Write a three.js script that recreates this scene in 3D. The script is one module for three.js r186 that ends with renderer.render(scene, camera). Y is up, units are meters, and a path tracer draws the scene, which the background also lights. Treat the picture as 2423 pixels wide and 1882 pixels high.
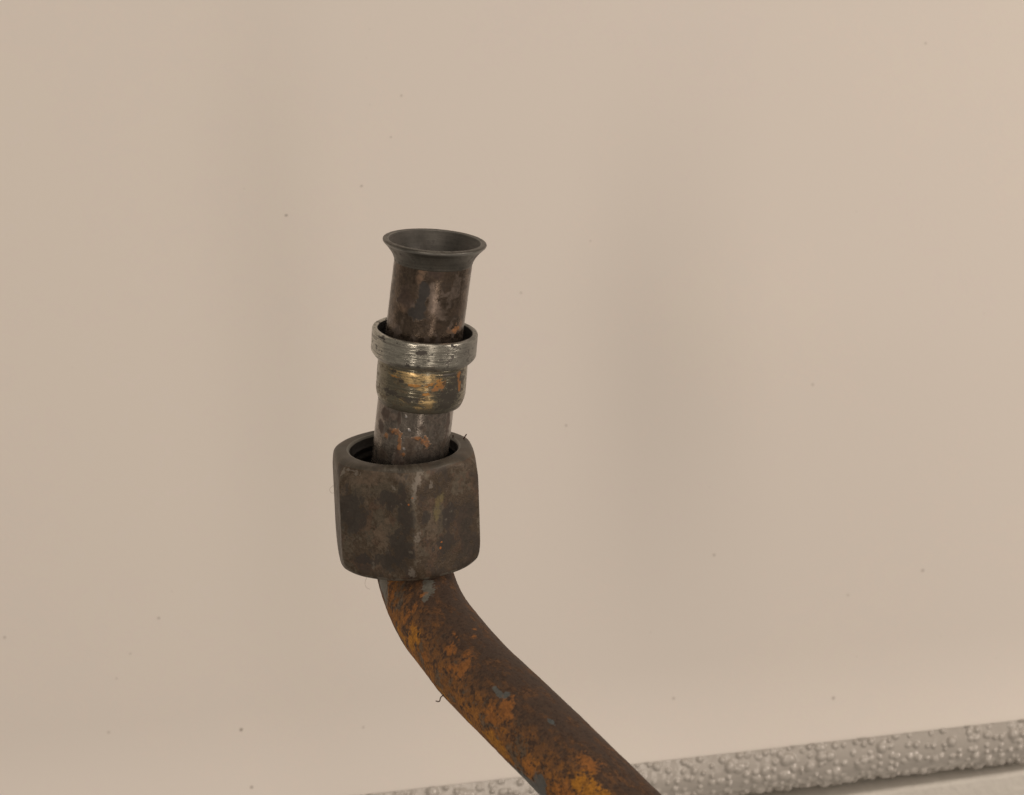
import * as THREE from 'three';
import { RectAreaLightUniformsLib } from 'three/addons/lights/RectAreaLightUniformsLib.js';

// ---------------------------------------------------------------- camera, light, exposure
const MM = 0.001;
const V = (x, y, z) => new THREE.Vector3(x * MM, y * MM, z * MM);
const scene = new THREE.Scene();
const camera = new THREE.PerspectiveCamera(20.65, 1024 / 795, 0.02, 20);
camera.position.set(-0.06212, 0.19623, 0.44199);
camera.up.set(0.08055, 0.96921, -0.2327);
camera.lookAt(-0.06212 + 0.13504, 0.19623 - 0.24192, 0.44199 - 0.96085);
camera.focus = 0.345;
camera.userData.fStop = 52;

RectAreaLightUniformsLib.init();
const AIM = V(-28, 105, 118);
function lamp(direction, distance, w, h, color, intensity) {       // a room lamp, a metre and more away from the pipe
  const l = new THREE.RectAreaLight(color, intensity, w, h);
  l.position.copy(AIM).addScaledVector(new THREE.Vector3(...direction).normalize(), distance);
  l.lookAt(AIM);
  l.name = 'room_lamp';
  scene.add(l);
}
lamp([-0.478, 0.18, 0.865], 1.2, 0.22, 0.8, new THREE.Color(1, 0.85, 0.715), 5.9);
lamp([0.155, 0, 1.02], 1.2, 0.17, 1.4, new THREE.Color(1, 0.85, 0.72), 2.6);
lamp([0.85, 0.2, 0.5], 0.7, 0.3, 0.4, new THREE.Color(1, 0.85, 0.735), 5.2);
lamp([0.05, 0.86, 0.5], 1.6, 0.8, 0.8, new THREE.Color(1, 0.85, 0.72), 2.6);    // the ceiling lamp
scene.background = new THREE.Color(0.23, 0.199, 0.166);               // the dim warm room behind the camera

const renderer = new THREE.WebGLRenderer({ antialias: true });
renderer.toneMapping = THREE.LinearToneMapping;
renderer.toneMappingExposure = 0.91;
renderer.shadowMap.enabled = true;

// ---------------------------------------------------------------- noise
const hash = (x, y, z) => {
  let h = (Math.imul(x, 374761393) + Math.imul(y, 668265263) + Math.imul(z, 2147483647 ^ 0x5bd1e995)) | 0;
  h = Math.imul(h ^ (h >>> 13), 1274126177); h ^= h >>> 16;
  return (h >>> 0) / 4294967296;
};
function noise(x, y, z) {                                             // value noise, 0 to 1
  const xi = Math.floor(x), yi = Math.floor(y), zi = Math.floor(z);
  let u = x - xi, v = y - yi, w = z - zi;
  u = u * u * (3 - 2 * u); v = v * v * (3 - 2 * v); w = w * w * (3 - 2 * w);
  const L = (a, b, t) => a + (b - a) * t;
  return L(L(L(hash(xi, yi, zi), hash(xi + 1, yi, zi), u), L(hash(xi, yi + 1, zi), hash(xi + 1, yi + 1, zi), u), v),
    L(L(hash(xi, yi, zi + 1), hash(xi + 1, yi, zi + 1), u), L(hash(xi, yi + 1, zi + 1), hash(xi + 1, yi + 1, zi + 1), u), v), w);
}
function fbm(x, y, z, oct = 4) {
  let a = 0.5, s = 0, n = 0;
  for (let i = 0; i < oct; i++) { s += a * noise(x, y, z); n += a; a *= 0.55; x = x * 2.03 + 17.1; y = y * 2.03 + 5.3; z = z * 2.03 + 9.7; }
  return s / n;
}
let seed = 12345;
const rnd = () => { seed = (Math.imul(seed, 1664525) + 1013904223) >>> 0; return seed / 4294967296; };
const smooth = (a, b, x) => { const t = Math.min(1, Math.max(0, (x - a) / (b - a))); return t * t * (3 - 2 * t); };

// ---------------------------------------------------------------- textures
const enc = (c) => 255 * (c <= 0.0031308 ? 12.92 * Math.max(c, 0) : 1.055 * Math.min(1, c) ** (1 / 2.4) - 0.055);
const lin = (v) => { const c = v / 255; return c <= 0.04045 ? c / 12.92 : ((c + 0.055) / 1.055) ** 2.4; };
const C = (r, g, b, k = 1) => [lin(r) * k / 0.74, lin(g) * k / 0.63, lin(b) * k / 0.52];   // base colour of a surface seen with these values under the warm room light
function tex(data, w, h, srgb, wrap) {
  const t = new THREE.DataTexture(data, w, h, THREE.RGBAFormat, THREE.UnsignedByteType);
  t.magFilter = THREE.LinearFilter; t.minFilter = THREE.LinearMipmapLinearFilter; t.generateMipmaps = true;
  t.wrapS = t.wrapT = wrap;
  if (srgb) t.colorSpace = THREE.SRGBColorSpace;
  t.needsUpdate = true;
  return t;
}
// paint(u, v, o) fills o = {c:[r,g,b], rough, metal, bump}
function surface(w, h, paint, bumpMM, wrap = THREE.RepeatWrapping, extra = {}) {
  const a = new Uint8Array(w * h * 4), b = new Uint8Array(w * h * 4), d = new Uint8Array(w * h * 4);
  const o = { c: [0, 0, 0], rough: 0.5, metal: 0, bump: 0.5 };
  for (let j = 0, k = 0; j < h; j++) for (let i = 0; i < w; i++, k += 4) {
    paint((i + 0.5) / w, (j + 0.5) / h, o);
    a[k] = enc(o.c[0]); a[k + 1] = enc(o.c[1]); a[k + 2] = enc(o.c[2]); a[k + 3] = 255;
    b[k] = 255; b[k + 1] = 255 * Math.min(1, Math.max(0.05, o.rough)); b[k + 2] = 255 * Math.min(1, Math.max(0, o.metal)); b[k + 3] = 255;
    d[k] = d[k + 1] = d[k + 2] = 255 * Math.min(1, Math.max(0, o.bump)); d[k + 3] = 255;
  }
  const orm = tex(b, w, h, false, wrap);
  return new THREE.MeshStandardMaterial({ map: tex(a, w, h, true, wrap), roughnessMap: orm, metalnessMap: orm, roughness: 1, metalness: 1, bumpMap: tex(d, w, h, false, wrap), bumpScale: bumpMM * MM, ...extra });
}
const mixInto = (o, m, c, rough, metal, bump) => {
  if (m <= 0) return;
  for (let i = 0; i < 3; i++) o.c[i] += (c[i] - o.c[i]) * m;
  o.rough += (rough - o.rough) * m; o.metal += (metal - o.metal) * m; o.bump += (bump - o.bump) * m;
};
// how far (x, y) lies inside any of the ragged patches [x, y, rx, ry]; n is a noise value round 0
function inside(list, x, y, n, ragged = 0.9, soft = 0.18) {
  let best = -9;
  for (const [bx, by, rx, ry] of list) {
    const dx = (x - bx) / rx, dy = (y - by) / ry;
    if (dx > 2.2 || dx < -2.2 || dy > 2.2 || dy < -2.2) continue;
    const d = 1 - Math.sqrt(dx * dx + dy * dy);
    if (d > best) best = d;
  }
  return smooth(-soft, soft, best + n * ragged);
}

// ---------------------------------------------------------------- setting: smooth panel, pebbled strip, lower panel
function struct(o, name) { o.name = name; o.userData.kind = 'structure'; o.castShadow = o.receiveShadow = true; scene.add(o); return o; }
// a profile of [y, z] points in mm swept along x
function sweepX(profile, x0, x1, nx, closed, bump) {
  const n = profile.length, pos = [], uv = [], idx = [];
  let s = 0; const S = [0];
  for (let j = 1; j < n; j++) S.push(s += Math.hypot(profile[j][0] - profile[j - 1][0], profile[j][1] - profile[j - 1][1]));
  for (let j = 0; j < n; j++) {
    const a = profile[Math.max(0, j - 1)], b = profile[Math.min(n - 1, j + 1)];
    const ty = b[0] - a[0], tz = b[1] - a[1], l = Math.hypot(ty, tz) || 1;
    const ny = tz / l, nz = -ty / l;                                  // profiles run from top to bottom: normal to the front
    for (let i = 0; i <= nx; i++) {
      const x = x0 + (x1 - x0) * i / nx, h = bump ? bump(x, S[j]) : 0;
      pos.push(x * MM, (profile[j][0] + ny * h) * MM, (profile[j][1] + nz * h) * MM);
      uv.push(x * MM, bump ? S[j] * MM : profile[j][0] * MM);
    }
  }
  for (let j = 0; j < n - 1; j++) for (let i = 0; i < nx; i++) {
    const a = j * (nx + 1) + i, b = a + 1, c = a + nx + 1, d = c + 1;
    idx.push(a, c, b, b, c, d);
  }
  const g = new THREE.BufferGeometry();
  g.setAttribute('position', new THREE.Float32BufferAttribute(pos, 3));
  g.setAttribute('uv', new THREE.Float32BufferAttribute(uv, 2));
  g.setIndex(idx); g.computeVertexNormals();
  return g;
}
// small dirt specks on the panel: [x, y, radius, strength] in mm
const SPECKS = [[-18.3, 149.5, .3, .35], [-27.7, 131.8, .3, .5], [-43.4, 127, .33, .7], [-21, 141.3, .25, .4], [3.9, 106.9, .3, .35], [19.1, 116.6, .25, .3], [-76.9, 43.8, .35, .4], [-61.9, 16.9, .42, .8],
  [-60.8, 4.3, .4, .6], [32.8, 13.3, .4, .35], [69, 9.4, .45, .5], [66.1, 81.5, .4, .3], [12, 77.5, .35, .4], [43.2, 45.3, .4, .4], [90.3, 36.8, .45, .4], [-89.7, 19.5, .4, .3], [-35.8, 14.4, .35, .3],
  [92, 152.6, .35, .3], [-83.5, 36.6, .3, .3], [-108.9, 43, .4, .35], [73.1, 32.9, .4, .25], [-86.9, 31.4, .3, .25]];
for (let i = 0; i < 26; i++) SPECKS.push([-115 + 230 * rnd(), 2 + 168 * rnd(), 0.1 + 0.12 * rnd(), 0.08 + 0.15 * rnd()]);
const WS = 300;
const specksIn = new Map();
for (const q of SPECKS) for (let gx = Math.floor((q[0] - 4) / 10); gx <= Math.floor((q[0] + 4) / 10); gx++) for (let gy = Math.floor((q[1] - 4) / 10); gy <= Math.floor((q[1] + 4) / 10); gy++) {
  const k = gx * 1000 + gy; if (!specksIn.has(k)) specksIn.set(k, []); specksIn.get(k).push(q);
}
const panelMat = surface(2048, 2048, (u, v, o) => {
  const x = u * WS - 150, y = v * WS - 60;
  const m = fbm(x * 0.02 + 7, y * 0.02, 3.3, 3) - 0.5, f = noise(x * 1.6, y * 1.6, 1.5) - 0.5, g = noise(x * 0.35, y * 0.35, 8.5) - 0.5;
  const k = 1 + 0.03 * m + 0.008 * f + 0.008 * g;
  o.c[0] = 0.79 * k; o.c[1] = 0.75 * k; o.c[2] = 0.705 * (k - 0.02 * m);
  o.rough = 0.5; o.metal = 0; o.bump = 0.5 + 0.5 * f;
  const near = specksIn.get(Math.floor(x / 10) * 1000 + Math.floor(y / 10));
  if (near) for (const [sx, sy, r, s] of near) {
    const d = Math.hypot(x - sx, y - sy) / r + 0.5 * (noise(x * 4, y * 4, 0.5) - 0.5);
    mixInto(o, 0.75 * s * (1 - smooth(0.5, 1.25, d)), [0.16, 0.12, 0.09], 0.7, 0, 0.6);
  }
}, 0.02);
for (const k of ['map', 'roughnessMap', 'bumpMap']) { const t = panelMat[k]; t.repeat.set(1000 / WS, 1000 / WS); t.offset.set(150 / WS, 60 / WS); }
const panelProfile = [[420, -12], [420, -1]];
panelProfile.push([419, 0], [300, 0], [200, 0], [100, 0], [50, 0], [30, 0]);
for (let i = 0; i <= 24; i++) { const t = i / 24; panelProfile.push([22 - 21.6 * t, 3.4 * t ** 2.2]); }   // the foot of the panel flares out a little
panelProfile.push([0.05, 3.35], [-0.1, 3.1], [-0.1, -12], [420, -12]);
struct(new THREE.Mesh(sweepX(panelProfile, -420, 420, 8, true), panelMat), 'wall').userData.label = 'smooth cream wall panel with faint dust specks behind the pipe';

// pebbles of the strip
const PEB = [], cellOf = new Map(), STEP = 2.05;
for (let ix = -72; ix < 80; ix++) for (let iy = -2; iy < 14; iy++) {
  if (rnd() < 0.2) continue;
  const big = rnd() < 0.12;
  const q = [(ix + 0.15 + 0.7 * rnd()) * STEP, (iy + 0.15 + 0.7 * rnd()) * STEP, (big ? 1.05 : 0.5) + 0.4 * rnd(), (big ? 0.7 : 0.4) + 0.4 * rnd(), rnd() * Math.PI, 1 + 0.3 * rnd()];
  const k = ix * 100 + iy; cellOf.set(k, q);
}
function pebbles(x, s) {
  let h = 0; const ix = Math.floor(x / STEP), iy = Math.floor(s / STEP);
  for (let a = ix - 2; a <= ix + 2; a++) for (let b = iy - 2; b <= iy + 2; b++) {
    const q = cellOf.get(a * 100 + b); if (!q) continue;
    const dx = x - q[0], dy = s - q[1], c = Math.cos(q[4]), n = Math.sin(q[4]);
    const d = ((dx * c + dy * n) / (q[2] * q[5])) ** 2 + ((-dx * n + dy * c) / q[2]) ** 2;
    if (d < 1) h = Math.max(h, q[3] * Math.sqrt(1 - d) * (1 - 0.25 * d));
  }
  return h + 0.16 * (fbm(x * 0.9, s * 0.9, 4.4, 3) - 0.5);
}
const bead = new THREE.CatmullRomCurve3([[0.12, 3.1], [-3, 3.9], [-6, 3.7], [-9, 2.3], [-10.7, 0.6], [-11.9, -1.6], [-12.8, -4], [-13.6, -7], [-14.4, -11]].map(([y, z]) => new THREE.Vector3(0, y, z)));
const stripProfile = bead.getSpacedPoints(130).map((p) => [p.y, p.z]);   // a rounded bead: out, down and back under
const stripMat = new THREE.MeshPhysicalMaterial({ color: new THREE.Color().setRGB(0.49, 0.463, 0.425), roughness: 0.26, ior: 1.65, clearcoat: 1, clearcoatRoughness: 0.12 });
const strip = struct(new THREE.Mesh(sweepX(stripProfile, -122, 136, 1750, false, pebbles), stripMat), 'textured_strip');
strip.userData.label = 'grey pebbled strip along the foot of the smooth wall panel';
for (const o of [strip, scene.getObjectByName('wall')]) { o.rotation.z = 0.009; o.position.y = 0.0003; }

const lowMat = surface(512, 512, (u, v, o) => {
  const x = u * 60, y = v * 60, f = fbm(x * 0.9, y * 0.9, 2.2, 3) - 0.5;
  const k = 1 + 0.1 * f;
  o.c[0] = 0.70 * k; o.c[1] = 0.68 * k; o.c[2] = 0.63 * k; o.rough = 0.45; o.metal = 0; o.bump = 0.5 + f;
}, 0.25);
for (const k of ['map', 'roughnessMap', 'bumpMap']) lowMat[k].repeat.set(1000 / 60, 1000 / 60);
const lowProfile = [[0, -9], [0, -1.2]];
for (let i = 1; i <= 8; i++) { const a = i / 8 * Math.PI / 2; lowProfile.push([-1.2 + 1.2 * Math.cos(a), -1.2 + 1.2 * Math.sin(a)]); }
lowProfile.push([-10, 0], [-80, 0], [-80, -9], [0, -9]);
const low = struct(new THREE.Mesh(sweepX(lowProfile, -260, 200, 8, true), lowMat), 'lower_panel');
low.userData.label = 'pale panel below the pebbled strip in the lower right corner';
low.position.set(0.0737, -0.0138, 0.0006); low.rotation.z = 0.0342;

// ---------------------------------------------------------------- the bent pipe
const PR = 5.95;                                                      // outer radius, mm
const PATH = [[-27.39, 137.01, 116.57], [-29.2, 125.86, 115.06], [-32.23, 106.59, 112.83], [-33.46, 97.42, 111.84], [-33.44, 91.57, 111.03], [-33, 86.77, 112.51], [-32.39, 83.53, 115.7], [-31.16, 80.98, 121.3],
  [-29.44, 79.66, 127.81], [-27.27, 77.79, 134.83], [-22.41, 75.13, 147.63], [-16.95, 71.57, 159.7], [-10.69, 66.91, 172.16], [-4.79, 62.66, 183.95]];
let pts = PATH.map((p) => new THREE.Vector3(...p));
pts = new THREE.CatmullRomCurve3(pts, false, 'centripetal').getSpacedPoints(520);
for (let k = 0; k < 110; k++) {                                       // a real bend is fair: relax the curve, ends held
  const q = pts.map((p) => p.clone());
  for (let i = 1; i < pts.length - 1; i++) pts[i].lerpVectors(q[i - 1], q[i + 1], 0.5).lerp(q[i], 0.0);
}
let LEN = 0; const ARC = [0];
for (let i = 1; i < pts.length; i++) ARC.push(LEN += pts[i].distanceTo(pts[i - 1]));
const FRONT = new THREE.Vector3(-0.135, 0.242, 0.961);                // the side of the pipe that the stains are counted from

const BLACK = [[3.4, -0.6, 1.43, 0.8], [4.8, -0.7, 1.3, 0.8], [7.3, -1.2, 0.91, 1.5], [6, -0.7, 1.17, 0.9]];
const STEEL = [[5.5, 1.3, 1.56, 1], [3.1, 0.6, 1.63, 0.52], [6.4, 2.2, 1.04, 0.9], [24.2, -3.1, 0.52, 0.52]];
const TAN = [[0.6, -1.2, 0.59, 0.85], [1.6, -1.3, 0.78, 0.65], [7.1, -3.8, 0.78, 0.9], [9.3, 6.8, 0.65, 0.6], [9.8, 4.7, 0.39, 0.9]];
const DARK = [[0.7, 0.9, 0.78, 1.56], [5, -3.3, 1.7, 1.17], [5.8, -4.7, 0.59, 0.52], [24.5, -4.8, 0.9, 0.98], [26.9, -5.7, 0.9, 0.78], [24.6, -2, 1.56, 0.39], [30.8, -1.5, 1.24, 0.85], [32.3, -1.5, 0.9, 1.17],
  [27, -3.3, 0.33, 0.78], [25.2, 6.6, 2.61, 0.59]];
const ORANGE = [[26.6, -2.3, 0.36, 0.8], [27.9, -4.1, 0.46, 0.33], [27.2, 0.9, 0.28, 0.6], [27.5, 2.3, 0.46, 0.65], [28.3, 2.7, 0.52, 0.39], [30.2, -0.8, 0.46, 0.26], [27.9, -1.6, 1.17, 0.26], [9.5, 5.6, 0.5, 0.8]];
const WHITE = [[26, -0.2, 0.24, 0.24], [29.1, -0.7, 0.24, 0.24], [24, -1, 0.3, 0.2]];
const GREY = [[99, -9, 3, 1.3], [102, -7.6, 2.6, 1.5], [105.5, -6.6, 2.2, 1.4], [53.4, -6.0, 2.65, 1.3], [54.8, 2.7, 1.4, 1.04], [61.3, 2.7, 2.04, 0.85], [64.1, 1.9, 0.71, 0.59], [90.7, 1.1, 1.17, 0.39], [92.2, 1.6, 0.52, 0.52], [100.1, -8.3, 2.61, 1.3], [105.4, -4.7, 1.43, 1.3], [98.6, -7.8, 1.56, 0.65], [101.1, 3.4, 0.59, 0.33]];
const RUST1 = [[57.3, -4.1, 0.98, 0.59], [62.8, 1.4, 0.39, 0.59], [64.3, -0.3, 0.59, 0.59], [64.1, -2.2, 0.52, 1.43], [67.1, -8.2, 1.17, 1.04], [77.2, 0.5, 0.91, 0.91], [75.2, 2.3, 1.04, 0.39], [77.6, 4.7, 0.52, 0.39], [75.4, 5.6, 0.39, 0.26], [81.9, 0.2, 1.3, 1.56], [80.7, 1.8, 0.65, 0.65], [79.6, -1.4, 0.65, 0.65], [93.7, 0.9, 1.04, 1.04], [92.5, -2.0, 1.43, 1.3], [94.6, -0.3, 1.3, 1.04], [103.0, -4.2, 1.04, 0.98], [109.5, 2.7, 1.3, 0.91], [110.9, -2.9, 1.96, 1.3], [111.1, 2.9, 1.04, 0.91], [72.9, -4.1, 0.91, 0.65]];
const RUST2 = [[68.3, -3.2, 1.56, 1.3], [64.8, -5.9, 1.04, 1.04], [67.7, -4.5, 1.04, 1.3], [62.5, -6.3, 0.91, 0.52], [71.1, -8.1, 1.43, 0.59], [73.8, -8.2, 1.04, 0.46], [78.1, -6.5, 1.83, 0.74], [79.5, -6.6, 0.91, 0.49], [94.7, -5.4, 2.48, 1.09], [95.1, -6.0, 1.56, 0.94], [86.1, -6.6, 1.3, 0.49], [91.3, -5.9, 1.17, 0.4], [113.6, 0.4, 2.22, 1.3], [111.9, -0.2, 1.04, 1.04], [115.9, 0.9, 1.3, 0.91]];

const pipeMat = surface(2048, 620, (u, v, o) => {
  const s = u * LEN, th = (v - 0.5) * 2 * Math.PI, a = th * PR;
  const X = PR * Math.cos(th), Y = PR * Math.sin(th);
  const n1 = fbm(X * 0.45, Y * 0.45, s * 0.45, 5) - 0.5, n2 = fbm(X * 1.3 + 20, Y * 1.3, s * 1.3, 4) - 0.5, n3 = fbm(X * 0.9 - 9, Y * 0.9, s * 0.35 + 40, 4) - 0.5;
  const fine = noise(X * 6, Y * 6, s * 6) - 0.5, ln = noise(X * 5 + 3, Y * 5, s * 0.3) - 0.5;
  const cr = fbm(X * 3.1 + 70, Y * 3.1, s * 3.1, 4) - 0.5, cr2 = fbm(X * 2.2 - 31, Y * 2.2, s * 1.1, 4) - 0.5;
  const rust = smooth(46, 52, s + 6 * n1), mid = smooth(16, 20, s) * (1 - rust);
  // bare drawn steel, brown and smoky above the sleeve, greyer below it
  const k = 1 + 0.5 * n3 + 0.25 * fine + 0.3 * ln;
  const bm = (p, q) => p + (q - p) * mid, base = C(bm(86, 114), bm(70, 100), bm(56, 86));
  o.c[0] = base[0] * k; o.c[1] = base[1] * k; o.c[2] = base[2] * k; o.rough = 0.25 + 0.3 * n2 + 0.1 * n1; o.metal = 0.85; o.bump = 0.5 + 0.06 * fine + 0.1 * n2;
  if (rust < 1) {
    mixInto(o, 0.65 * smooth(0.03, 0.18, n1), C(74, 57, 43), 0.42, 0.55, 0.55);
    mixInto(o, 0.6 * smooth(0.1, 0.2, n2 + 0.3 * n3), C(54, 44, 36), 0.42, 0.5, 0.5);
    mixInto(o, 0.55 * smooth(0.08, 0.2, -n1 + 0.5 * n2), C(120, 101, 86), 0.32, 0.8, 0.5);
    mixInto(o, 0.6 * inside(TAN, s, a, n2, 2, 0.5), C(112, 84, 62), 0.55, 0.3, 0.5);
    mixInto(o, 0.8 * inside(DARK, s, a, n2, 1.8, 0.35), C(56, 40, 30), 0.65, 0.1, 0.6);
    mixInto(o, 0.75 * inside(STEEL, s, a, n2, 2.2, 0.5), C(130, 109, 92), 0.3, 0.8, 0.45);
    mixInto(o, 0.95 * inside(BLACK, s, a, n2, 1.4, 0.2), C(41, 35, 30), 0.5, 0.05, 0.4);
    mixInto(o, 0.75 * inside(ORANGE, s, a, n2 + cr, 2.6, 0.4), C(120, 74, 35, 1 + 1.2 * cr), 0.85, 0, 0.75);
    mixInto(o, 0.6 * inside(WHITE, s, a, n2 + cr, 2.4, 0.5), C(158, 148, 138), 0.35, 0.4, 0.7);
    const g = 1 + 0.9 * cr + 0.4 * cr2; o.c[0] *= g; o.c[1] *= g; o.c[2] *= g;
    mixInto(o, 0.7 * smooth(10.6, 12.2, s + 3 * n2) * (1 - smooth(14, 16, s)), C(40, 32, 27), 0.6, 0.1, 0.5);   // old oil where the sleeve sits
  }
  if (rust > 0) {
    const r = { c: C(70, 47, 30), rough: 0.86, metal: 0, bump: 0.5 + 0.35 * n2 + 0.3 * cr };
    const kk = 1 + 0.6 * n2 + 0.5 * fine + 0.9 * cr; r.c = r.c.map((q) => q * kk);
    const tone = (R, G, B) => C(R, G, B, 1 + 0.9 * cr + 0.3 * fine + 0.6 * cr2 + 0.4 * n1);
    const left = smooth(4.4, -5.4, a + 3.2 * n1 + 1.5 * cr2 + (s > 100 ? -1.6 * smooth(100, 114, s) : 0));   // the upper side is dark scale, the lower side blooms orange
    mixInto(r, 0.75 * smooth(0, 0.12, cr2 + 0.4 * n1), tone(90, 58, 33), 0.88, 0, 0.55);
    mixInto(r, 0.8 * left * smooth(-0.06, 0.12, n2 * 0.8 + 0.35 * n3 + 0.3 * cr + 0.22 * (left - 0.36)), tone(120, 75, 34), 0.92, 0, 0.62 + 0.3 * fine);
    mixInto(r, 0.7 * left * smooth(-0.02, 0.2, n1 * 0.6 + n2 * 0.6 + cr * 0.3), tone(150, 92, 30), 0.95, 0, 0.7);
    mixInto(r, 0.6 * left * smooth(0.08, 0.17, -n1 - 0.4 * n2 + 0.4 * cr), tone(80, 72, 58), 0.8, 0, 0.42);
    mixInto(r, 0.85 * (1 - left) * smooth(-0.08, 0.1, n3 + 0.06 + 0.4 * cr), C(59, 43, 32, 1 + 0.8 * cr + 0.4 * n2), 0.75, 0, 0.52);
    mixInto(r, 0.6 * smooth(0.13, 0.24, n2 * 0.7 + 0.7 * cr), C(52, 34, 25), 0.85, 0, 0.25);
    mixInto(r, 0.4 * smooth(0.1, 0.2, -n2 * 0.5 - cr), C(50, 33, 24), 0.85, 0, 0.3);
    mixInto(r, 0.75 * smooth(57, 52, s + 5 * n2), C(68, 45, 31, 1 + cr), 0.8, 0, 0.5);
    mixInto(r, 0.9 * inside(GREY, s, a, n2 + 0.5 * cr + 0.08, 1.7, 0.2), C(102 - 28 * smooth(80, 98, s), 94 - 20 * smooth(80, 98, s), 80 - 12 * smooth(80, 98, s), 1 + 0.5 * n3 + 0.6 * cr), 0.5, 0.15, 0.3);
    mixInto(r, 0.7 * inside(RUST1, s, a, 0.8 * n2 + 0.6 * cr, 3, 0.6), tone(134, 80, 33), 0.95, 0, 0.75);
    mixInto(r, 0.85 * inside(RUST2, s, a, 0.8 * n2 + 0.4 * cr, 2.4, 0.4), tone(152, 96, 28), 0.95, 0, 0.78 + 0.2 * fine);
    mixInto(o, rust, r.c, r.rough, r.metal, r.bump);
  }
}, 0.22);

function pipeGeometry() {
  const NT = 160, pos = [], uv = [], idx = [], T = new THREE.Vector3(), A = new THREE.Vector3(), B = new THREE.Vector3();
  for (let i = 0; i < pts.length; i++) {
    T.subVectors(pts[Math.min(i + 1, pts.length - 1)], pts[Math.max(i - 1, 0)]).normalize();
    A.copy(FRONT).addScaledVector(T, -FRONT.dot(T)).normalize(); B.crossVectors(T, A).negate();
    for (let j = 0; j <= NT; j++) {
      const th = (j / NT - 0.5) * 2 * Math.PI, c = Math.cos(th), s = Math.sin(th);
      const rough = smooth(48, 54, ARC[i]);
      const r = PR + rough * (0.10 * (fbm(c * 7, s * 7, ARC[i] * 1.1, 4) - 0.5) + 0.08 * (noise(c * 2, s * 2, ARC[i] * 0.25) - 0.5));
      const p = pts[i];
      // theta grows towards the right of the photograph
      pos.push((p.x + r * (A.x * c + B.x * s)) * MM, (p.y + r * (A.y * c + B.y * s)) * MM, (p.z + r * (A.z * c + B.z * s)) * MM);
      uv.push(ARC[i] / LEN, j / NT);
    }
  }
  for (let i = 0; i < pts.length - 1; i++) for (let j = 0; j < NT; j++) {
    const a = i * (NT + 1) + j, b = a + 1, c = a + NT + 1, d = c + 1;
    idx.push(a, c, b, b, c, d);
  }
  const g = new THREE.BufferGeometry();
  g.setAttribute('position', new THREE.Float32BufferAttribute(pos, 3));
  g.setAttribute('uv', new THREE.Float32BufferAttribute(uv, 2));
  g.setIndex(idx); g.computeVertexNormals();
  return { g, B, A };
}
// turn a geometry built round +y (its top at y = 0) so that y lies along axis, and its angle 0 looks to FRONT
function frame(axis) {
  const y = new THREE.Vector3(...axis).normalize();
  const z = FRONT.clone().addScaledVector(y, -FRONT.dot(y)).normalize();
  const x = new THREE.Vector3().crossVectors(y, z);
  return new THREE.Quaternion().setFromRotationMatrix(new THREE.Matrix4().makeBasis(x, y, z));
}
// rings r(theta, profile index) round +y; angle 0 is +z, growing towards +x (right); uv = (theta, distance along the profile in mm)
function ringMesh(profile, nt, radius) {
  const pos = [], uv = [], idx = []; let s = 0;
  for (let i = 0; i < profile.length; i++) {
    if (i) s += Math.hypot(profile[i][0] - profile[i - 1][0], profile[i][1] - profile[i - 1][1]);
    for (let j = 0; j <= nt; j++) {
      const th = (j / nt - 0.5) * 2 * Math.PI, r = radius ? radius(th, profile[i][0], profile[i][1], i) : profile[i][0];
      pos.push(r * Math.sin(th) * MM, profile[i][1] * MM, r * Math.cos(th) * MM);
      uv.push(j / nt, s);
    }
  }
  for (let i = 0; i < profile.length - 1; i++) for (let j = 0; j < nt; j++) {
    const a = i * (nt + 1) + j, b = a + 1, c = a + nt + 1, d = c + 1;
    idx.push(a, c, b, b, c, d);                                       // profiles run from top to bottom on the outside
  }
  const g = new THREE.BufferGeometry();
  g.setAttribute('position', new THREE.Float32BufferAttribute(pos, 3));
  g.setAttribute('uv', new THREE.Float32BufferAttribute(uv, 2));
  g.setIndex(idx); g.computeVertexNormals();
  g.userData.len = s;
  const uvs = g.attributes.uv; for (let i = 0; i < uvs.count; i++) uvs.setY(i, uvs.getY(i) / s);
  return g;
}
// subdivide a polyline so that bends stay crisp but even
function dense(profile, step = 0.25) {
  const o = [];
  for (let i = 0; i < profile.length - 1; i++) {
    const [a, b] = profile[i], [c, d] = profile[i + 1], n = Math.max(1, Math.ceil(Math.hypot(c - a, d - b) / step));
    for (let k = 0; k < n; k++) o.push([a + (c - a) * k / n, b + (d - b) * k / n]);
  }
  o.push(profile[profile.length - 1]);
  return o;
}
function round(profile, times = 2) {                                  // cut corners (Chaikin)
  for (let k = 0; k < times; k++) {
    const o = [profile[0]];
    for (let i = 0; i < profile.length - 1; i++) {
      const [a, b] = profile[i], [c, d] = profile[i + 1];
      o.push([a * 0.75 + c * 0.25, b * 0.75 + d * 0.25], [a * 0.25 + c * 0.75, b * 0.25 + d * 0.75]);
    }
    o.push(profile[profile.length - 1]); profile = o;
  }
  return profile;
}
function thing(name, label, category, position) {
  const o = new THREE.Group(); o.name = name; o.userData = { label, category }; o.position.set(position[0] * MM, position[1] * MM, position[2] * MM); scene.add(o); return o;
}
function part(name, g, m, parent, quaternion) {
  const o = new THREE.Mesh(g, m); o.name = name; o.castShadow = o.receiveShadow = true;
  if (quaternion) o.quaternion.copy(quaternion);
  parent.add(o); return o;
}
function fibre(points, radius, m, parent, name) {                     // points in mm, in the parent's axes
  return part(name, new THREE.TubeGeometry(new THREE.CatmullRomCurve3(points.map((p) => V(...p))), 16, radius * MM, 6), m, parent);
}

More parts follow.
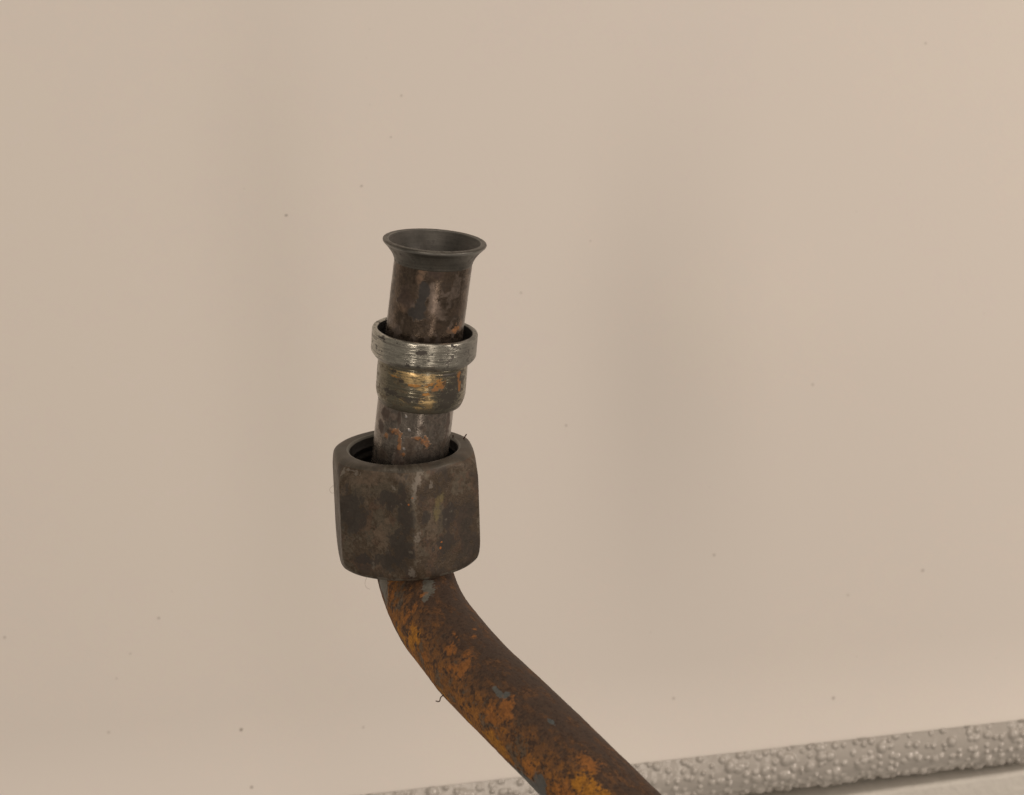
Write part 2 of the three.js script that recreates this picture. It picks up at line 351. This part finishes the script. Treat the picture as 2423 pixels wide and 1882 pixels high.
const END = pts[pts.length - 1];
const pipe = thing('bent_pipe', 'rusty bent steel pipe with a flared open end, held up before the cream wall', 'pipe', END.toArray());
const pg = pipeGeometry().g; pg.translate(-END.x * MM, -END.y * MM, -END.z * MM);
part('tube', pg, pipeMat, pipe);
pipe.children[0].userData.label = 'tube brown and smoky at the top, orange with rust below the nut';

// the flare: outside from the lip down over the tube, inside from the lip down the bore
const flareOut = round([[4.9, -15], [4.9, -4.4], [5.05, -3.6], [5.7, -2.2], [6.8, -0.55], [6.98, -0.2], [7.15, -0.05], [7.4, -0.02], [7.72, -0.06], [7.88, -0.18], [7.92, -0.36], [7.84, -0.56], [7.55, -0.84], [7.15, -1.25], [6.78, -1.70], [6.46, -2.15], [6.22, -2.60], [6.08, -2.93], [6.03, -3.09], [6.03, -3.18], [5.97, -3.23], [5.95, -3.46], [5.7, -3.63]], 2);
const flareGeo = ringMesh(dense(flareOut, 0.2), 160), FLEN = flareGeo.userData.len;
const LIP = (() => { let q = 0; for (let i = 1; i < flareOut.length && flareOut[i - 1][0] < 7.8; i++) q += Math.hypot(flareOut[i][0] - flareOut[i - 1][0], flareOut[i][1] - flareOut[i - 1][1]); return q; })();
const flareMat = surface(1024, 512, (u, v, o) => {
  const th = (u - 0.5) * 2 * Math.PI, s = v * FLEN, X = 6.5 * Math.cos(th), Y = 6.5 * Math.sin(th);
  const n1 = fbm(X * 0.5, Y * 0.5, s * 0.5 + 60, 4) - 0.5, n2 = fbm(X * 1.5, Y * 1.5, s * 1.5 + 60, 4) - 0.5, ring = noise(th * 0.6, 3, s * 7) - 0.5, fine = noise(X * 6, Y * 6, s * 6) - 0.5;
  const k = 1 + 0.5 * ring + 0.6 * n1 + 0.5 * n2 + 0.2 * fine, b = C(80, 72, 61);
  o.c[0] = b[0] * k; o.c[1] = b[1] * k; o.c[2] = b[2] * k; o.rough = 0.4 + 0.25 * n2; o.metal = 0.6; o.bump = 0.5 + 0.3 * ring + 0.2 * fine;
  mixInto(o, 0.6 * smooth(0.04, 0.2, n1), C(66, 55, 46), 0.6, 0.3, 0.5);
  mixInto(o, 0.7 * smooth(0.12, 0.2, n2), C(58, 50, 43), 0.6, 0.3, 0.45);
  if (s > 9.5 && s < LIP - 0.85) mixInto(o, 0.6, C(58, 52, 45, 1 + 0.7 * n1 + 0.6 * n2), 0.5, 0.4, 0.5);                       // inside of the cone
  mixInto(o, (0.42 + 0.8 * n1) * smooth(LIP + 0.1, LIP + 0.3, s) * (1 - smooth(LIP + 0.55, LIP + 0.75, s)) + 0.3 * smooth(LIP - 0.95, LIP - 0.8, s) * (1 - smooth(LIP - 0.75, LIP - 0.6, s)), C(150, 139, 124), 0.36, 0.7, 0.5);   // the lip is rubbed bright
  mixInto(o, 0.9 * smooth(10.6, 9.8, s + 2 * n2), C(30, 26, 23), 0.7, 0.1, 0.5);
  mixInto(o, 0.8 * (Math.abs(th + 0.05) < 0.35 ? smooth(0.1, 0.2, n2 + 0.1) : 0) * smooth(LIP - 1.2, LIP - 1.6, s), C(150, 138, 124), 0.4, 0.4, 0.6);
}, 0.05);

const flare = part('flare', flareGeo, flareMat, pipe, frame([0.1114, 0.9913, 0.0704]));
flare.position.set(-27.08 * MM, 139.95 * MM, 116.9 * MM).sub(pipe.position);
const flakeMat = new THREE.MeshStandardMaterial({ color: new THREE.Color().setRGB(0.05, 0.02, 0.012), roughness: 0.9 });
const lintMat = new THREE.MeshStandardMaterial({ color: new THREE.Color().setRGB(0.42, 0.39, 0.34), roughness: 0.95 });

// ---------------------------------------------------------------- the sleeve
function lookup(profile) {                                            // fraction of the profile's length -> [r, y, s]
  const S = [0]; for (let i = 1; i < profile.length; i++) S.push(S[i - 1] + Math.hypot(profile[i][0] - profile[i - 1][0], profile[i][1] - profile[i - 1][1]));
  const L = S[S.length - 1];
  return (v) => {
    const s = v * L; let i = 1; while (i < S.length - 1 && S[i] < s) i++;
    const t = (s - S[i - 1]) / Math.max(1e-9, S[i] - S[i - 1]);
    return [profile[i - 1][0] + (profile[i][0] - profile[i - 1][0]) * t, profile[i - 1][1] + (profile[i][1] - profile[i - 1][1]) * t, s];
  };
}
const sleeve = thing('sleeve', 'worn silver and brassy sleeve with a wide collar, round the pipe between flare and nut', 'sleeve', [-29.14, 125.86, 115.07]);
const sleeveTurn = frame([0.1164, 0.9892, 0.0889]);
const collarProfile = dense(round([[6.15, -4.55], [6.15, -2.9], [7.05, -2.5], [7.28, -0.4], [7.36, -0.02], [7.95, 0], [8.15, -0.16], [8.17, -0.6], [8.15, -3.2], [8.12, -3.7], [7.45, -4.5], [7.2, -4.62], [6.3, -4.62]], 2), 0.12);
const bodyProfile = dense(round([[6.1, -11.7], [6.1, -4.9], [6.4, -4.64], [6.9, -4.64], [6.86, -4.9], [6.86, -5.2], [6.97, -5.4], [6.97, -9.6], [6.9, -10.2], [6.6, -11.2], [6.35, -11.7], [6.15, -11.75]], 2), 0.12);

const SPOT = [[0.1, -1.45, 0.84, 0.39], [0.5, -1.3, 0.41, 0.33], [-1.9, -3.75, 0.36, 0.35], [-0.3, -3.9, 0.41, 0.42], [-3.9, -0.5, 0.27, 0.17], [-6.9, -0.4, 0.41, 0.39], [4.9, -0.2, 0.27, 0.26]];
const collarAt = lookup(collarProfile);
const collarMat = surface(1280, 512, (u, v, o) => {
  const th = (u - 0.5) * 2 * Math.PI, a = th * 8.15, [r, y] = collarAt(v), outer = r > 7.9, X = r * Math.cos(th), Y = r * Math.sin(th);
  const n1 = fbm(X * 0.5, Y * 0.5, y * 0.9 + 90, 4) - 0.5, n2 = fbm(X * 1.7, Y * 1.7, y * 2 + 90, 4) - 0.5;
  const st = noise(th * 3.2, 1, y * 9) - 0.5, st2 = noise(th * 7, 5, y * 18) - 0.5, fine = noise(X * 7, Y * 7, y * 7) - 0.5;
  const k = 1 + 0.35 * st + 0.35 * st2 + 0.7 * n1 + 0.5 * n2 + 0.3 * fine, b = C(152, 140, 121);
  o.c[0] = b[0] * k; o.c[1] = b[1] * k; o.c[2] = b[2] * k; o.rough = 0.23 + 0.25 * n2 + 0.15 * st; o.metal = 0.8; o.bump = 0.5 + 0.3 * st + 0.3 * st2;
  mixInto(o, 0.7 * smooth(0.06, 0.18, n1 * 0.6 + 0.5 * st), C(84, 76, 64), 0.5, 0.5, 0.45);
  mixInto(o, 0.8 * smooth(0.12, 0.18, n2 * (a > 0.6 && y < -1.4 ? 1.4 : 0.75) + 0.1 * fine), C(58, 50, 44), 0.6, 0.2, 0.25);
  mixInto(o, 0.6 * smooth(5, 7.5, a + 3 * n1), C(84, 76, 66), 0.5, 0.4, 0.45);
  if (outer) mixInto(o, 0.92 * inside(SPOT, a, y, n2 + 0.5 * fine, 2.2, 0.2), C(48, 40, 34), 0.7, 0, 0.2);
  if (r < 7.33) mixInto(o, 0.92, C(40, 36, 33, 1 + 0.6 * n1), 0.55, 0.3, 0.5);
  if (y < -3.75 && r < 8.1) mixInto(o, 0.5, C(86, 78, 66), 0.5, 0.5, 0.5);
}, 0.07);
part('collar', ringMesh(collarProfile, 160), collarMat, sleeve, sleeveTurn).userData.label = 'bright brushed silver collar with black pits';

const GOLD = [[-1.5, -5.6, 2.8, 0.7], [1.2, -5.8, 2.4, 0.6], [0.6, -7.4, 0.8, 0.4], [1.5, -9.6, 1, 1.0], [0.1, -10.6, 0.7, 0.4], [-2.5, -9.6, 0.6, 0.3], [-1, -6.3, 2, 0.5]];
const BRASSY = [[3.3, -6.8, 0.9, 0.65], [1.9, -6.7, 0.7, 0.22], [-0.4, -7.05, 1.3, 0.17], [-3.6, -6.2, 1.1, 0.13], [1.2, -8.3, 0.4, 0.22], [6.6, -5.6, 0.35, 0.7]];
const SOOT = [[5.3, -8.8, 1.9, 2.6], [7, -6.5, 1.4, 2], [4.4, -10.2, 1.4, 1.2], [-1.4, -9.3, 1.7, 0.45], [-4.6, -8.9, 1.6, 0.5], [-4.4, -5.4, 0.4, 0.3], [4.8, -5.1, 1.6, 0.6], [-2.9, -6.6, 0.35, 0.3]];
const EDGE = [[6.9, -5.7, 0.35, 0.9], [7.3, -7.6, 0.3, 0.7], [2.6, -7.6, 0.5, 0.3], [3.6, -7.4, 0.4, 0.3]];
const bodyAt = lookup(bodyProfile);
const bodyMat = surface(1280, 512, (u, v, o) => {
  const th = (u - 0.5) * 2 * Math.PI, a = th * 6.95, [r, y, s] = bodyAt(v), outer = s > 8, X = r * Math.cos(th), Y = r * Math.sin(th);
  const n1 = fbm(X * 0.5, Y * 0.5, y * 0.8 + 130, 4) - 0.5, n2 = fbm(X * 1.6, Y * 1.6, y * 2.4 + 130, 4) - 0.5;
  const st = noise(th * 2.4, 2, y * 6 + th) - 0.5, st2 = noise(th * 6, 7, y * 14) - 0.5, fine = noise(X * 7, Y * 7, y * 7 + 9) - 0.5;
  const k = 1 + 0.35 * st + 0.25 * st2 + 0.5 * n1 + 0.2 * fine, b = C(112, 100, 80);
  o.c[0] = b[0] * k; o.c[1] = b[1] * k; o.c[2] = b[2] * k; o.rough = 0.25 + 0.3 * n2 + 0.1 * n1; o.metal = 0.85; o.bump = 0.5 + 0.3 * st + 0.25 * st2;
  mixInto(o, 0.7 * smooth(0.1, 0.18, n2), C(66, 56, 45), 0.6, 0.2, 0.4);
  if (outer) {
    mixInto(o, 0.85 * inside(GOLD, a, y, n2 + 0.4 * st, 2, 0.4), C(184, 148, 96, 1 + 0.5 * st), 0.34, 0.75, 0.5);
    mixInto(o, 0.75 * smooth(0.03, 0.12, n2 + 0.3 * n1 + 0.2 * st2), C(92, 76, 54, 1 + fine), 0.5, 0.4, 0.42);
    mixInto(o, 0.9 * inside(BRASSY, a, y, n2 + 0.15 * fine, 2.6, 0.3), C(146, 96, 42, 1 + 0.4 * fine + n2), 0.5, 0.2, 0.65);
    mixInto(o, 0.9 * inside(SOOT, a, y, n2 + 0.4 * fine, 2.4, 0.2), C(50, 43, 35, 1 + 0.8 * n1 + 0.5 * n2), 0.45, 0.2, 0.4);
    mixInto(o, 0.85 * inside(EDGE, a, y, n2, 2.6, 0.3), C(134, 84, 40), 0.7, 0.1, 0.65);
    mixInto(o, 0.6 * smooth(-10.6, -11.2, y), C(70, 62, 50), 0.5, 0.4, 0.5);
    mixInto(o, 0.5 * smooth(-5.2, -4.8, y), C(56, 48, 40), 0.6, 0.2, 0.5);
  }
}, 0.09);
part('sleeve_body', ringMesh(bodyProfile, 160), bodyMat, sleeve, sleeveTurn).userData.label = 'tarnished brassy lower sleeve with orange and black patches';

// ---------------------------------------------------------------- the hexagonal nut
const nut = thing('hex_nut', 'dark brown steel hexagonal nut hanging loose round the pipe at its bend', 'nut', [-33.35, 106.85, 112.8]);
const nutTurn = frame([0.0152, 0.9986, 0.0498]);
const FLAT = 10.86, TURN = (8.7 + 30) * Math.PI / 180;
const hexR = (th) => { let q = 0; for (let k = 0; k < 6; k++) { const c = Math.cos(th - TURN - k * Math.PI / 3); if (c > 0) q += c ** 190; } return FLAT / q ** (1 / 190); };
const nutOuter = dense(round([[8.5, -0.4], [8.66, -0.12], [9.0, -0.01], [10.0, 0], [10.35, -0.06], [10.85, -0.28], [11.45, -0.8], [12.0, -1.6], [12.55, -2.8], [13.1, -4.2], [13.2, -13.90], [12.8, -15.40], [12.3, -16.60], [11.8, -17.40], [11.2, -18.00], [10.7, -18.35], [10.1, -18.50], [9.2, -18.55], [7.2, -18.55], [6.9, -18.40]], 2), 0.2);
const smin = (a, b, k) => { const h = Math.max(0, k - Math.abs(a - b)) / k; return Math.min(a, b) - h * h * k * 0.25; };
const nutGeo = ringMesh(nutOuter, 240, (th, r) => {
  const q = smin(r, hexR(th), 0.9);
  return r < 9.7 ? r : q + 0.07 * (fbm(th * 4 + 9, r, 3.3, 3) - 0.5);
});
const nutAt = lookup(nutOuter);
const NDARK = [[-8.3, -7, 2, 3.4], [-8.2, -9.5, 1.8, 2], [0.3, -7, 1.2, 5], [-0.4, -12.5, 1.6, 2.6], [-2, -5, 2, 1.4], [-7, -15.3, 1.6, 0.8], [-2.2, -15, 2.2, 1.3], [3.3, -8.2, 0.7, 1.2], [7.4, -9, 1.4, 2], [7, -13, 2, 1.6]];
const NTAN = [[-4.8, -1.4, 2, 1.3], [-5.9, -5.1, 0.6, 1.6], [-3.5, -11.4, 1.3, 2.4], [-2.5, -9.2, 0.45, 1.5], [4.4, -10, 1, 2.2], [-9.4, -5, 0.8, 1.6], [-3.6, -5, 0.6, 1], [-4.3, -14.8, 0.9, 1.8], [-7.8, -2.4, 1.4, 1.3], [0.1, -1.4, 0.9, 0.8]];
const NPALE = [[1.95, -2.7, 0.32, 0.9], [2.6, -1.3, 0.22, 0.8], [2.2, -1.8, 0.25, 0.7], [1.7, -4.4, 0.3, 0.8], [-8.1, -0.9, 1.1, 0.16], [-9.6, -1.4, 0.25, 0.6], [-0.6, -0.2, 1.6, 0.2], [3.1, -0.5, 0.3, 0.35], [1.9, -10.8, 0.35, 0.7], [1.2, -16.4, 0.4, 0.7], [4.6, -3, 0.25, 0.45], [-1.1, -3, 0.35, 0.35], [-7.2, -1.4, 0.4, 0.35]];
const NYELL = [[5.7, -6.6, 0.45, 1.3], [5.3, -7.8, 0.4, 1], [6.4, -5.4, 0.4, 0.9]];
const NORANGE = [[5.85, -13.5, 0.26, 0.24], [6.1, -12.6, 0.2, 0.12], [0.95, -5.4, 0.14, 0.2], [1.5, -4.3, 0.1, 0.1]];
const nutMat = surface(1800, 760, (u, v, o) => {
  const th = (u - 0.5) * 2 * Math.PI, a = th * 11, [r, y] = nutAt(v), X = 11 * Math.cos(th), Y = 11 * Math.sin(th);
  const n1 = fbm(X * 0.32, Y * 0.32, y * 0.25 + 170, 5) - 0.5, n2 = fbm(X * 1.2, Y * 1.2, y * 0.9 + 170, 5) - 0.5, n3 = fbm(X * 0.5 + 40, Y * 0.5, y * 0.5, 4) - 0.5, fine = noise(X * 6, Y * 6, y * 6) - 0.5;
  const cr = fbm(X * 2.6 + 11, Y * 2.6, y * 2.2 + 300, 4) - 0.5;
  const scr = noise(X * 4 + y * 2.4, Y * 4, y * 0.7 + 7) - 0.5;
  const k = 1 + 0.45 * n1 + 0.4 * n2 + 0.3 * fine + 0.25 * scr + 0.7 * cr, b = C(68, 53, 38);
  o.c[0] = b[0] * k; o.c[1] = b[1] * k; o.c[2] = b[2] * k; o.rough = 0.5 + 0.3 * n2; o.metal = 0.3; o.bump = 0.5 + 0.4 * n2 + 0.25 * fine;
  mixInto(o, 0.65 * smooth(0.03, 0.1, n1 + 0.3 * n2 + 0.4 * cr), C(80, 68, 53, 1 + 0.5 * fine + 0.8 * cr), 0.5, 0.3, 0.5);
  mixInto(o, 0.55 * smooth(0.06, 0.13, n3 + 0.4 * n2 + 0.4 * cr), C(74, 51, 35, 1 + cr), 0.7, 0.1, 0.55);
  mixInto(o, 0.6 * smooth(0.07, 0.13, -n1 + 0.3 * n3 + 0.4 * cr), C(46, 38, 31, 1 + 0.6 * cr), 0.55, 0.2, 0.4);
  mixInto(o, 0.6 * inside(NTAN, a, y, n2 + 0.5 * cr, 2.6, 0.25), C(88, 71, 54, 1 + 0.8 * n3 + 0.4 * fine + 0.8 * cr), 0.55, 0.25, 0.55);
  mixInto(o, 0.75 * inside(NDARK, a, y, n2 + 0.5 * cr, 2.3, 0.22), C(43, 36, 30), 0.5, 0.2, 0.42);
  mixInto(o, 0.55 * inside(NYELL, a, y, n2 + 0.4 * fine, 2.4, 0.6), C(104, 88, 50), 0.6, 0.1, 0.5);
  mixInto(o, 0.6 * inside(NPALE, a, y, n2 + 0.4 * fine + 0.3 * scr, 3.2, 0.5), C(120, 106, 90), 0.42, 0.4, 0.5);
  mixInto(o, 0.9 * inside(NORANGE, a, y, n2, 2, 0.3), C(150, 84, 36), 0.9, 0, 0.7);
  mixInto(o, 0.45 * smooth(0.23, 0.27, n2), C(100, 88, 72), 0.5, 0.3, 0.6);
  const ph = ((((th - TURN) * 180 / Math.PI + 30) % 60) + 60) % 60, edge = Math.min(ph, 60 - ph);       // degrees to the nearest corner
  mixInto(o, 0.16 * (1 - smooth(0.5, 2.4, edge + 4 * n2)) * smooth(-0.12, 0.1, n1 + 0.5 * cr), C(112, 99, 82), 0.42, 0.5, 0.5);   // rubbed corners
  if (y < -17.8 && y > -18.4 && r > 9.5) mixInto(o, 0.5 * smooth(-0.05, 0.1, n2), C(104, 93, 78), 0.42, 0.5, 0.5);
  if (y > -0.6 && r > 8.5) mixInto(o, 0.55, C(70, 63, 52, 1 + 0.8 * n2), 0.5, 0.35, 0.5);
  if (y > -0.5 && r < 8.95) mixInto(o, 0.5, C(112, 104, 90), 0.4, 0.6, 0.5);
}, 0.1);
part('nut_body', nutGeo, nutMat, nut, nutTurn);
const bore = [[6.9, -18.4], [6.8, -15.5], [8.0, -13.6]];              // shoulder, then the threaded bore up to the mouth
for (let y = -13; y <= -1.6; y += 0.125) bore.push([8.12 + 0.22 * Math.abs(((y + 40) / 1.5 % 1) * 2 - 1), y]);
bore.push([8.36, -1.2], [8.5, -0.4]);
const boreMat = new THREE.MeshStandardMaterial({ color: new THREE.Color().setRGB(0.032, 0.029, 0.026), roughness: 0.45, metalness: 0.4 });
part('thread', ringMesh(bore, 160), boreMat, nut, nutTurn).userData.label = 'dark threaded bore of the nut';


const at = (p, o) => [p[0] - o.position.x / MM, p[1] - o.position.y / MM, p[2] - o.position.z / MM];
fibre([at([-44.7, 101.8, 113.5], nut), at([-45.4, 101.2, 113.6], nut), at([-45.1, 100.5, 113.4], nut), at([-44.5, 100.6, 113.1], nut), at([-44.3, 101.1, 113], nut)], 0.022, lintMat, nut, 'lint_fibre');
fibre([at([-40.8, 88.2, 119], nut), at([-41.2, 87.2, 119.2], nut), at([-41, 86.4, 119], nut), at([-40.5, 86, 118.8], nut)], 0.022, lintMat, nut, 'lint_fibre');
fibre([at([-23.9, 105.9, 111], nut), at([-23.6, 106.8, 110.9], nut), at([-23.1, 107.5, 110.8], nut)], 0.1, flakeMat, nut, 'grit');
fibre([at([-25.2, 106.6, 109.6], nut), at([-25.1, 107.2, 109.6], nut)], 0.1, flakeMat, nut, 'grit');
fibre([at([-32.3, 77.2, 143.6], pipe), at([-32.8, 76.9, 143.7], pipe), at([-33.1, 76.3, 143.8], pipe), at([-33.6, 76.4, 143.7], pipe)], 0.085, flakeMat, pipe, 'rust_flake');

renderer.render(scene, camera);
